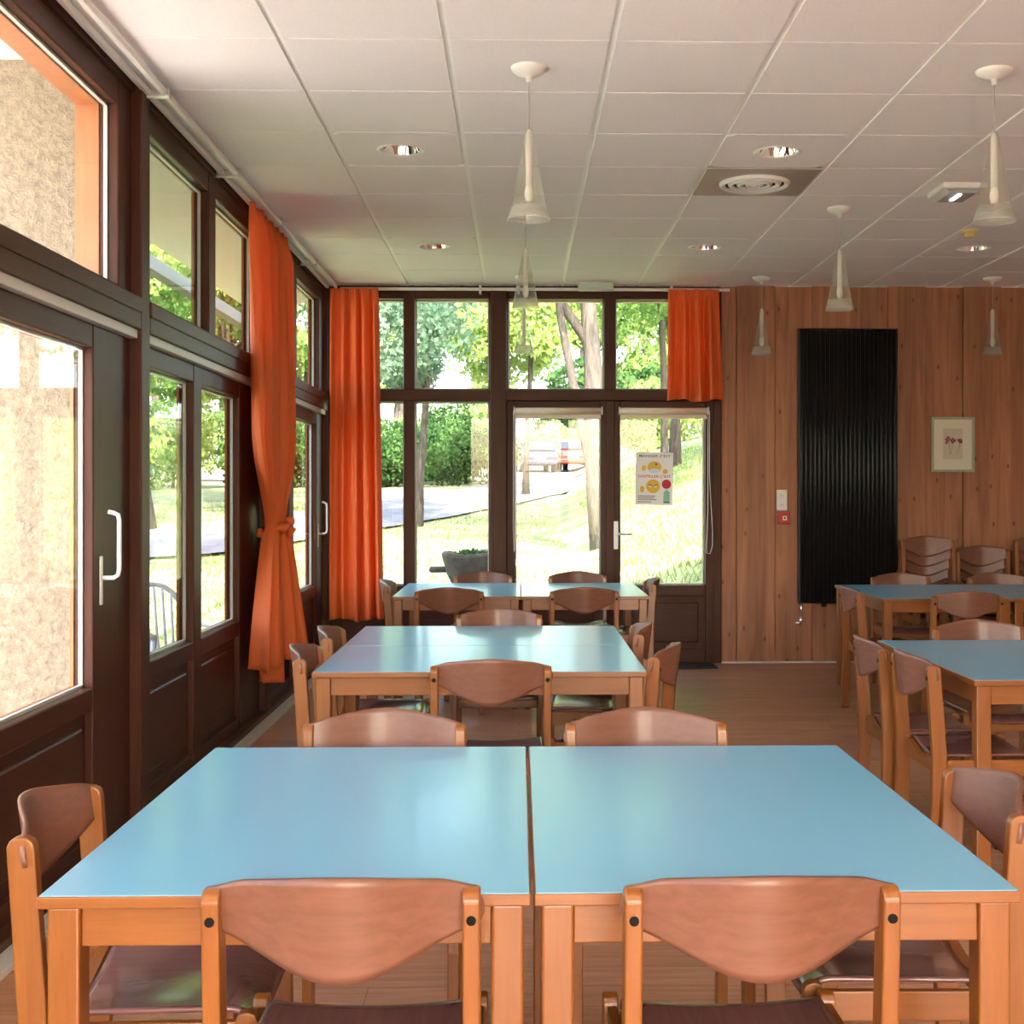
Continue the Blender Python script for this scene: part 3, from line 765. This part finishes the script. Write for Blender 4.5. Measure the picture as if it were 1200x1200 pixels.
# diffuser
t = thing('air_diffuser', 'round louvred air diffuser set in a beige metal ceiling plate', 'air vent', (1.24, 6.75, CEIL))
m = MB(); m.box((-.292, -.292, -.004), (.292, .292, .004), .002); m.obj('plate', M['metal_plate'], t)
m = MB(); m.lathe([(.001, -.0042), (.178, -.0046), (.178, -.002)], n=40); m.obj('opening_shade', M['inside_shade'], t)  # flat dark disc on the plate, painted as the shade between the rings
for r in (.185, .14, .095, .052):
    m = MB(); m.lathe([(r, -.004), (r, -.010), (r-.008, -.022), (r-.014, -.026), (r-.032, -.014), (r-.03, -.010), (r-.012, -.018), (r-.004, -.006), (r, -.004)], n=48); m.obj('ring', M['white'], t)
m = MB(); m.lathe([(.018, -.006), (.018, -.02), (.012, -.026), (.001, -.027)], n=24); m.obj('centre_cap', M['white'], t)
m = MB()
for a in range(4): m.box((0, -.003, -.014), (.175, .003, -.008), rot=Matrix.Rotation(a*PI/2+.4, 3, 'Z'), pivot=(0, 0, 0))
m.obj('strut', M['alu'], t)

def pendant(x, y, lab):
    t = thing('pendant_lamp', lab, 'pendant lamp', (x, y, CEIL), 0, 'clear glass cone pendant lamps')
    m = MB(); m.lathe([(.070, .0), (.070, -.004), (.064, -.014), (.048, -.026), (.026, -.034), (.012, -.037), (.010, -.055), (.001, -.056)], n=40); m.obj('canopy', M['white'], t)
    m = MB(); m.cyl((0, 0, -.25), (0, 0, -.05), .0022, n=8); m.obj('cord', M['cord'], t)
    m = MB(); m.lathe([(.001, -.236), (.007, -.24), (.012, -.255), (.0135, -.275), (.0135, -.455), (.001, -.456)], n=24); m.obj('lamp_holder', M['white'], t)
    m = MB(); m.lathe([(.012, -.455), (.017, -.475), (.0175, -.49), (.013, -.512), (.006, -.527), (.001, -.53)], n=20); m.obj('bulb', M['bulb'], t)
    m = MB(); prof = []
    for z, r in ((-.238, .011), (-.26, .018), (-.36, .036), (-.47, .056), (-.525, .066), (-.555, .0715), (-.572, .0775)): prof.append((r, z))
    inner = [(r-.0028, z) for r, z in prof[::-1]]
    m.lathe(prof+inner+[prof[0]], n=48); o = m.obj('glass_shade', M['shade_glass'], t)
    m = MB(); m.lathe([(.0668, -.527), (.0724, -.555), (.0783, -.5725), (.0815, -.585), (.080, -.5855), (.0770, -.573), (.0712, -.555), (.0658, -.527), (.0668, -.527)], n=48); m.obj('frosted_rim', M['frosted'], t)
    return t
pl = ['clear glass cone pendant nearest the camera above the front tables', 'clear glass cone pendant seen right below the nearest one, middle of its row',
      'farthest clear glass cone pendant of the left row, before the far glazing', 'clear glass cone pendant overlapping the board wall left of the radiator top',
      'small glass cone pendant between the short curtain and the radiator', 'large glass cone pendant at the upper right corner beside the yellow detector',
      'small glass cone pendant above the framed picture']
pp = [(.04, 4.95), (.04, 7.35), (.04, 9.72), (1.84, 7.35), (1.84, 9.72), (1.84, 4.95), (3.60, 9.72)]
p0 = None
for (x, y), l in zip(pp, pl):
    if p0 is None: p0 = pendant(x, y, l)
    else: dup(p0, (x, y, CEIL), 0, l, 'clear glass cone pendant lamps')

# emergency luminaire
t = thing('emergency_light', 'slim rectangular emergency light on the ceiling beside the upper right pendant', 'emergency light', (2.34, 6.87, CEIL), 0)
m = MB(); m.box((-.11, -.15, -.03), (.13, .12, 0), .006); m.obj('base', M['white'], t)
m = MB(); m.prism([(-.085, -.03), (.10, -.03), (.075, -.052), (-.065, -.052)], 'Y', -.12, .10, bev=.004); m.obj('diffuser', flat('smoked_lens', (.35, .36, .36), .2), t)
em, nt, b, o = new_mat('lit_tube'); setp(b, col=(.9, .95, 1)); b.inputs['Emission Color'].default_value = (.85, .95, 1, 1); b.inputs['Emission Strength'].default_value = 6
m = MB(); m.box((-.012, -.09, -.056), (.006, .05, -.050), .002); m.obj('lit_strip', em, t)
t = thing('emergency_light', 'pale exit light box on the ceiling just above the glazed doors', 'emergency light', (.60, 10.0, CEIL), 0)
m = MB(); m.box((-.135, -.05, -.06), (.135, .06, 0), .006); m.obj('housing', M['track'], t)
m = MB(); m.box((-.12, -.054, -.05), (.12, -.048, -.012), .002); m.obj('diffuser', flat('green_white_lens', (.5, .62, .55), .3), t)
t = thing('smoke_detector', 'yellowed round detector on the ceiling partly behind the upper right pendant', 'detector', (2.80, 7.95, CEIL), 0)
m = MB(); m.lathe([(.052, 0), (.052, -.012), (.04, -.022), (.001, -.022)], n=28); m.obj('base', M['yellow_plastic'], t)
m = MB(); m.lathe([(.03, -.02), (.034, -.035), (.024, -.05), (.001, -.054)], n=28); m.obj('sensor_head', M['yellow_plastic'], t)

# ------------------------------------------------------------------ outside
def ground_z(x, y):
    b = -.12 if y < 10.5 else -.12+.047*(y-10.5)
    s = max(0, x-.75-.02*(y-15)-.04*max(0, y-35)); rise = min(.50*s, 2.6+.02*s)
    if s > 0: rise = 2.9*(1-math.exp(-.5*s/2.9*1.25))
    b += rise*sm((y-10.9)/3.5)
    b += .05*noise.noise(Vector((x*.35, y*.35, 0)))*sm((y-10.5)/3)
    return b
def terrain():
    b = bmesh.new(); xs = [-45+.75*i for i in range(108)]; ys = [-25+.75*j for j in range(150)]
    V = [[b.verts.new((x, y, ground_z(x, y))) for y in ys] for x in xs]
    for i in range(len(xs)-1):
        for j in range(len(ys)-1): b.faces.new((V[i][j], V[i+1][j], V[i+1][j+1], V[i][j+1]))
    struct(MB().merge(b, 0, True).obj('ground', M['ground']))
    pts = [(-16, 15), (-9.5, 18.5), (-6.3, 22), (-3.6, 29.5), (-2.0, 35), (.2, 44), (1.4, 52)]
    def strip(name, c, wd):
        V = []; b = bmesh.new()
        for i in range(len(c)-1):
            for k in range(12):
                t = k/12; p = Vector(c[i]).lerp(Vector(c[i+1]), t); d = (Vector(c[i+1])-Vector(c[i])).normalized(); n = Vector((-d.y, d.x))
                V.append([b.verts.new((p.x+n.x*wd*s, p.y+n.y*wd*s, ground_z(p.x+n.x*wd*s, p.y+n.y*wd*s)+.05)) for s in (-1, -.5, 0, .5, 1)])
        for i in range(len(V)-1):
            for k in range(4): b.faces.new((V[i][k], V[i][k+1], V[i+1][k+1], V[i+1][k]))
        struct(MB().merge(b, 0, True).obj(name, M['gravel']))
    strip('path', pts, 2.0); strip('parking_ground', [(-14, 61), (-4, 61), (4, 61), (12, 61)], 9.5)
terrain()

def leaves(blobs, n, size, rnd, fn=None):
    vs, fs = [], []
    tot = sum(r[0]*r[1]*r[2] for c, r in blobs) or 1
    for c, r in blobs:
        for _ in range(int(n*r[0]*r[1]*r[2]/tot)):
            while True:
                d = Vector((rnd.uniform(-1, 1), rnd.uniform(-1, 1), rnd.uniform(-1, 1)))
                if .15 < d.length < 1: break
            if rnd.random() < .6: d = d.normalized()*rnd.uniform(.7, 1.05)
            p = Vector((c[0]+d.x*r[0], c[1]+d.y*r[1], c[2]+d.z*r[2]))
            p += noise.noise_vector(p*.9)*.5*min(r)
            s = size*rnd.uniform(.6, 1.4)
            a = Vector((rnd.gauss(0, 1), rnd.gauss(0, 1), rnd.gauss(0, .5))).normalized()
            e = a.orthogonal().normalized(); e = Matrix.Rotation(rnd.uniform(0, 6.3), 3, a) @ e; f = a.cross(e)
            i = len(vs); vs += [p-e*s*.5, p+f*s*.28, p+e*s*.5, p-f*s*.28]; fs.append((i, i+1, i+2, i+3))
    return vs, fs
def leaf_obj(vs, fs, mat, parent, name='foliage'):
    me = bpy.data.meshes.new(name); me.from_pydata([tuple(v) for v in vs], [], fs); me.materials.append(mat); me.update()
    o = bpy.data.objects.new(name, me); C.objects.link(o); o.parent = parent; return o
def tree(x, y, h, tr, blobs, n, size, mat, label, seed, name='tree', cat='tree', lean=(0, 0), forks=(), group=None):
    rnd = random.Random(seed); z = ground_z(x, y)-.1
    t = thing(name, label, cat, (x, y, z), 0, group)
    m = MB(); pts = []; rad = []
    for k in range(9):
        s = k/8; pts.append((lean[0]*s+.06*math.sin(k*1.7+seed)*tr*4, lean[1]*s, h*s)); rad.append(tr*(1.35 if k == 0 else 1-.55*s))
    m.tube(pts, rad, 12)
    for (s0, dx, dz, rr, ln) in forks:
        p = Vector((lean[0]*s0, lean[1]*s0, h*s0)); q = [p, p+Vector((dx*.4, .1, dz*.35)), p+Vector((dx*.75, .0, dz*.7)), p+Vector((dx, -.1, dz))]
        m.tube(q, [rr, rr*.85, rr*.7, rr*.4], 8)
    for k in range(7):
        s = rnd.uniform(.45, .95); p = Vector((lean[0]*s, lean[1]*s, h*s)); a = rnd.uniform(0, 2*PI); L = h*rnd.uniform(.15, .3)
        m.tube([p, p+Vector((math.cos(a)*L*.5, math.sin(a)*L*.5, L*.35)), p+Vector((math.cos(a)*L, math.sin(a)*L, L*.5))], [tr*.3, tr*.2, tr*.06], 6)
    if name == 'tree': m.obj('trunk', M['bark'], t)
    else: m.obj('stem', M['bark'], t)
    leaf_obj(*leaves(blobs, int(n*2.6), size*.62, rnd), M[mat], t)
    return t
def crown(h, w, k, rnd, zlo=.45):
    out = []
    for _ in range(k):
        a = rnd.uniform(0, 2*PI); r = w*rnd.uniform(.1, .75); out.append(((r*math.cos(a), r*math.sin(a), h*rnd.uniform(zlo, 1.05)), (w*rnd.uniform(.3, .5), w*rnd.uniform(.3, .5), w*rnd.uniform(.2, .36))))
    return out
R = random.Random(11)
# the big trunk right outside the doors
tree(1.27, 19.5, 7.5, .17, crown(8, 4.2, 9, R, .68)+[((-1.3, -.5, 4.3), (1.1, 1, .8)), ((1.6, .3, 4.4), (1.0, 1, .7)), ((-.9, 1.5, 3.7), (.8, .8, .6)), ((2.4, .8, 3.9), (1.0, 1, .8))], 9000, .20, 'leaf_y',
     'thick rough-barked tree right outside the glazed doors', 21, lean=(-.45, .3), forks=((.10, -.75, 3.8, .085, 0), (.42, -1.5, 2.6, .08, 0), (.5, 1.0, 2.4, .07, 0)))
specs = [ # x,y,h,trunk,w,k,n,size,mat,zlo,label
 (-3.35, 24, 8, .16, 3.2, 8, 5000, .2, 'leaf_b', .45, 'slim pale tree seen beside the corner curtain through the glazing'),
 (-2.1, 27, 8.5, .09, 1.7, 9, 6500, .17, 'leaf_b', .38, 'bluish feathery tree filling the upper window left of the main post'),
 (2.75, 24, 8, .075, 2.8, 8, 6500, .19, 'leaf', .42, 'slender tree on the bank behind the poster'),
 (3.55, 29, 9, .12, 3.2, 8, 6000, .22, 'leaf', .34, 'dark-trunked tree on the bank seen above the poster'),
 (5.6, 27, 8.5, .16, 3.4, 8, 6000, .22, 'leaf', .36, 'leaning tree at the top of the bank right of the poster'),
 (7.4, 34, 10, .22, 4.4, 9, 6000, .3, 'leaf_y', .2, 'broad tree high on the bank behind the exit door'),
 (.2, 40, 10, .10, 3.6, 9, 6000, .3, 'leaf_y', .4, 'light yellow-green tree behind the big trunk'),
 (-7.5, 26, 9, .2, 3.6, 9, 7000, .24, 'leaf_y', .2, 'sunlit tree beyond the path seen through the left sliding door'),
 (-10.5, 31, 10, .25, 4.5, 9, 7000, .3, 'leaf', .15, 'broad green tree behind the garden path, seen left of the curtain'),
 (-6.2, 34, 9, .2, 3.2, 8, 6000, .26, 'leaf', .2, 'green tree on the far side of the path behind the white garden chair'),
 (-14.5, 36, 12, .25, 5.5, 9, 6000, .36, 'leaf_b', .12, 'tall bluish tree at the far left of the garden'),
 (-5.0, 15.0, 7.5, .15, 2.6, 8, 6000, .17, 'leaf_y', .5, 'near sunlit tree whose leaves fill the upper left windows'),
]
for k, (x, y, h, tr, w, kk, n, sz, mt, zl, lab) in enumerate(specs):
    tree(x, y, h, tr, crown(h, w, kk, R, zl), n, sz, mt, lab, 40+k, lean=(R.uniform(-.5, .5), 0), group='garden trees')
# belt of big trees beyond the parking ground
for k in range(1, 11):
    x = -33+5.2*k+R.uniform(-1, 1); y = 76+R.uniform(-3, 4)
    tree(x, y, R.uniform(13, 17), .35, crown(15, 4.8, 9, R, .08), 3600, .62, ['leaf', 'leaf_y', 'leaf', 'leaf_d'][k % 4], 'tall tree in the belt beyond the parked cars, %s' % (
        'above the left garden', 'the outermost one to the left', 'behind the sliding doors', 'behind the knotted curtain', 'left of the corner curtain', 'behind the corner curtain', 'behind the bluish tree',
        'above the dark bushes', 'above the blue-grey car', 'above the red car', 'behind the poster', 'behind the exit door', 'outermost to the right')[k], 80+k, group='tree belt beyond the car park')
bush = [(-4.6, 47, 2.6, 2.6, 'leaf_d', 'dark bush beyond the path, seen beside the corner curtain'), (-2.0, 49, 2.6, 2.9, 'leaf_d', 'dark round bush beyond the path, left of the parked cars'),
        (-3.2, 53, 3.0, 3.2, 'leaf', 'tall green bush behind the dark bushes'), (-8, 46, 2.8, 2.8, 'leaf_d', 'dark bush at the left of the hedge row'), (-12, 45, 3, 3, 'leaf', 'green bush beyond the path at the far left'),
        (4.9, 44, 2.4, 2.6, 'leaf_y', 'yellow-green bush on the bank right of the red car'), (2.2, 72, 2.5, 2.6, 'leaf_y', 'bush behind the red car'), (-2, 73, 3.0, 2.8, 'leaf', 'bush behind the blue-grey car')]
for k, (x, y, w, h, mt, lab) in enumerate(bush):
    bl = [((R.uniform(-.5, .5)*w, R.uniform(-.4, .4)*w, h*R.uniform(.3, .75)), (w*.5, w*.45, h*.38)) for _ in range(5)]
    tree(x, y, h*.6, .07, bl, 3200, .26, mt, lab, 120+k, 'bush', 'bush', group='bushes around the garden')

def car(x, y, mat, label, rz=0):
    z = ground_z(x, y)
    t = thing('car', label, 'car', (x, y, z), rz, 'parked cars')
    side = [(-2.1, .35), (-2.12, .75), (-2.0, .95), (-1.75, 1.02), (-1.25, 1.42), (-.9, 1.47), (.3, 1.46), (1.0, 1.0), (1.9, .85), (2.08, .65), (2.05, .32), (1.65, .3), (1.3, .3), (-1.3, .3), (-1.7, .3)]
    m = MB(); m.prism(side, 'X', -.86, .86, bev=.05); m.obj('body', mat, t)
    m = MB(); m.prism([(-1.80, 1.03), (-1.30, 1.39), (-1.33, 1.40), (-1.84, 1.05)], 'X', -.66, .66); m.obj('rear_window', M['car_glass'], t)
    for s in (-1, 1):
        m = MB(); m.prism([(-1.5, 1.05), (-1.15, 1.36), (.25, 1.37), (.8, 1.03)], 'X', s*.862, s*.872); m.obj('side_window', M['car_glass'], t)
        m = MB(); m.box((s*.62-.15, -2.13, .72), (s*.62+.15, -2.05, .90), .02); m.obj('tail_light', M['red'], t)
        for yy in (-1.35, 1.3):
            m = MB(); m.cyl((s*.68, yy, .31), (s*.88, yy, .31), .31, n=24); w = m.obj('wheel', M['rubber'], t)
            m = MB(); m.cyl((s*.87, yy, .31), (s*.89, yy, .31), .18, n=18); m.obj('hub_cap', M['alu'], w)
    m = MB(); m.box((-.25, -2.14, .60), (.25, -2.1, .71), .01); m.obj('number_plate', M['white'], t)
    m = MB(); m.box((-.87, -2.18, .36), (.87, -2.0, .55), .04); m.obj('bumper', mat, t)
car(.75, 63, M['car_blue'], 'blue-grey car parked in the sun, seen through the left glazed door', .12)
car(2.95, 64, M['car_red'], 'red car parked partly behind the big tree trunk', -.15)

# stone trough
t = thing('stone_trough', 'dark weathered stone trough outside the window beside the main post', 'planter', (-.44, 13.0, ground_z(-.44, 13)-.03))
b = bmesh.new()
def ring(w, d, z, n=32, e=3.2):
    r = []
    for k in range(n):
        a = 2*PI*k/n; c, s_ = math.cos(a), math.sin(a)
        r.append(b.verts.new((.78*w*abs(c)**(2/e)*(1 if c > 0 else -1), d*abs(s_)**(2/e)*(1 if s_ > 0 else -1), z+.012*math.sin(5*a+1))))
    return r
rs = [ring(.17, .13, .0), ring(.20, .16, .12), ring(.20, .16, .30), ring(.25, .2, .42), ring(.36, .26, .60), ring(.42, .30, .76), ring(.43, .31, .80), ring(.37, .25, .80), ring(.33, .22, .66), ring(.1, .1, .6)]
for a, c in zip(rs, rs[1:]):
    for i in range(32): b.faces.new((a[i], a[(i+1) % 32], c[(i+1) % 32], c[i]))
b.faces.new(rs[0][::-1]); b.faces.new(rs[-1])
MB().merge(b, 0, True).obj('basin', M['stone'], t)
m = MB(); m.box((-.46, -.06, .60), (-.27, .06, .66), .02); m.obj('lug', M['stone'], t)
vs, fs = leaves([((0, 0, .78), (.28, .18, .07))], 260, .05, R); leaf_obj(vs, fs, M['leaf_d'], t, 'plant')

# white garden chair with slatted fan back
t = thing('garden_chair', 'white plastic garden chair with a slatted fan back on the grass outside', 'chair', (-2.04, 7.68, -.118), -2.5)
m = MB(); m.grid(lambda u, v: Vector(((u-.5)*.42, -.2+.4*v, .42-.012*math.sin(u*PI)+.01*v)), 10, 8, 0, .012); m.obj('seat', M['plastic'], t)
m = MB(); arc = [(.22*math.cos(a)*1.0, -.22-.12*(math.sin(a)), .44+.46*math.sin(a)**.8) for a in [PI*k/20 for k in range(21)]]
m.tube(arc, .017, 10); m.tube([(-.2, -.2, .43), (0, -.23, .44), (.2, -.2, .43)], .015, 8); m.obj('back_frame', M['plastic'], t)
for k in range(-3, 4):
    xt = k*.052; zt = .44+.46*(1-(abs(xt)/.22)**2)**.4-.01
    m = MB(); m.tube([(k*.045, -.225, .44), (k*.05, -.28, .62), (xt, -.22-.115*((zt-.44)/.46), zt)], .0095, 6); m.obj('slat', M['plastic'], t)
for s in (-1, 1):
    m = MB(); m.tube([(s*.2, -.2, .42), (s*.235, -.27, 0)], [.018, .014], 8); m.obj('leg', M['plastic'], t)
    m = MB(); m.tube([(s*.2, .2, .64), (s*.22, .22, .42), (s*.235, .25, 0)], [.018, .018, .014], 8); m.obj('leg', M['plastic'], t)
    m = MB(); m.tube([(s*.21, -.27, .66), (s*.25, -.05, .66), (s*.24, .14, .66), (s*.2, .21, .63)], .02, 8); m.obj('armrest', M['plastic'], t)

# grass tufts as stuff
def tufts():
    rnd = random.Random(3); vs, fs = [], []
    for _ in range(26000):
        y = 10.9+25*rnd.random()**1.7; x = rnd.uniform(-.34*y, .26*y)
        if x < -1.7 and y < 12: x -= 1
        if rnd.random() < .3 and x < .5: continue
        z = ground_z(x, y); h = rnd.uniform(.03, .08)*(1.4 if x > 1 else 1); a = rnd.uniform(0, PI); w = .003+.0005*y
        dx, dy = math.cos(a)*w, math.sin(a)*w; lx, ly = rnd.uniform(-.06, .06), rnd.uniform(-.06, .06)
        i = len(vs); vs += [Vector((x-dx, y-dy, z-.01)), Vector((x+dx, y+dy, z-.01)), Vector((x+lx, y+ly, z+h))]; fs.append((i, i+1, i+2))
    o = leaf_obj(vs, fs, M['grass'], None, 'grass'); tag(o, 'loose grass blades growing over the lawn and the bank outside', 'grass', kind='stuff')
tufts()

# unseen pale paving, left and in front, added to bounce sunlight onto the ceiling
mb = MB(); mb.box((-9, -9, -.2), (LEFT-.1, 5.26, -.04)); mb.box((LEFT-.1, -9, -.2), (9, FRONT-.06, -.04))
struct(mb.obj('bounce_paving', flat('bounce_paving_pale', (.78, .72, .64), .9)))
# pier of rough render outside, overhang, outer beam
mb = MB(); mb.box((-4.4, 5.27, -.2), (LEFT-.09, 5.62, 3.2), .02); struct(mb.obj('wall_outside', M['render']))
mb = MB(); mb.box((-2.3, 5.6, 2.91), (LEFT-.06, BACK+.6, 3.12)); mb.box((-2.3, FRONT-1.2, 3.10), (LEFT-.06, 5.6, 3.25)); mb.box((LEFT-.1, BACK+.08, 2.98), (RIGHT+.3, BACK+.6, 3.12)); mb.box((LEFT-.2, FRONT-.4, 3.12), (RIGHT+.3, BACK+.3, 3.3))
struct(mb.obj('roof_overhang', M['plaster']))
mb = MB(); mb.box((-2.85, -2, 3.02), (-2.75, 5.27, 3.13), .005); mb.box((-2.85, 5.62, 3.02), (-2.75, 14, 3.13), .005); struct(mb.obj('beam_outside', flat('grey_outdoor_beam', (.10, .11, .10), .8)))

# ------------------------------------------------------------------ light
sc = bpy.context.scene
w = bpy.data.worlds.new('World'); sc.world = w; w.use_nodes = True
nt = w.node_tree; bg = nt.nodes['Background']
sky = nt.nodes.new('ShaderNodeTexSky'); sky.sky_type = 'NISHITA'; sky.sun_disc = False
SUN = Vector((-.12, .76, -.62)).normalized()
el = math.asin(-SUN.z); az = math.atan2(-SUN.x, -SUN.y)
sky.sun_elevation = el; sky.sun_rotation = az; sky.dust_density = 3; sky.air_density = 1
nt.links.new(sky.outputs[0], bg.inputs[0]); bg.inputs[1].default_value = .40
l = bpy.data.lights.new('sun', 'SUN'); l.energy = 5.5; l.angle = .012; l.color = (1, .95, .86)
lo = bpy.data.objects.new('sun', l); C.objects.link(lo); lo.rotation_euler = SUN.to_track_quat('-Z', 'Y').to_euler()

# ------------------------------------------------------------------ camera
cam = bpy.data.cameras.new('camera'); co = bpy.data.objects.new('camera', cam); C.objects.link(co)
co.location = (0, 0, 1.34); co.rotation_euler = (PI/2, 0, -math.radians(1.15))
cam.sensor_width = 36; cam.lens = 36*1510/1200; cam.shift_x = -.0317; cam.shift_y = -22/1200; cam.clip_end = 500; cam.clip_start = .05
sc.camera = co
sc.view_settings.view_transform = 'Standard'; sc.view_settings.look = 'None'; sc.view_settings.gamma = 1
sc.view_settings.use_curve_mapping = False
sc.view_settings.exposure = 2.36
cy = sc.cycles
cy.max_bounces = 12; cy.diffuse_bounces = 7; cy.glossy_bounces = 4; cy.transparent_max_bounces = 24; cy.sample_clamp_indirect = 8
cy.use_denoising = True
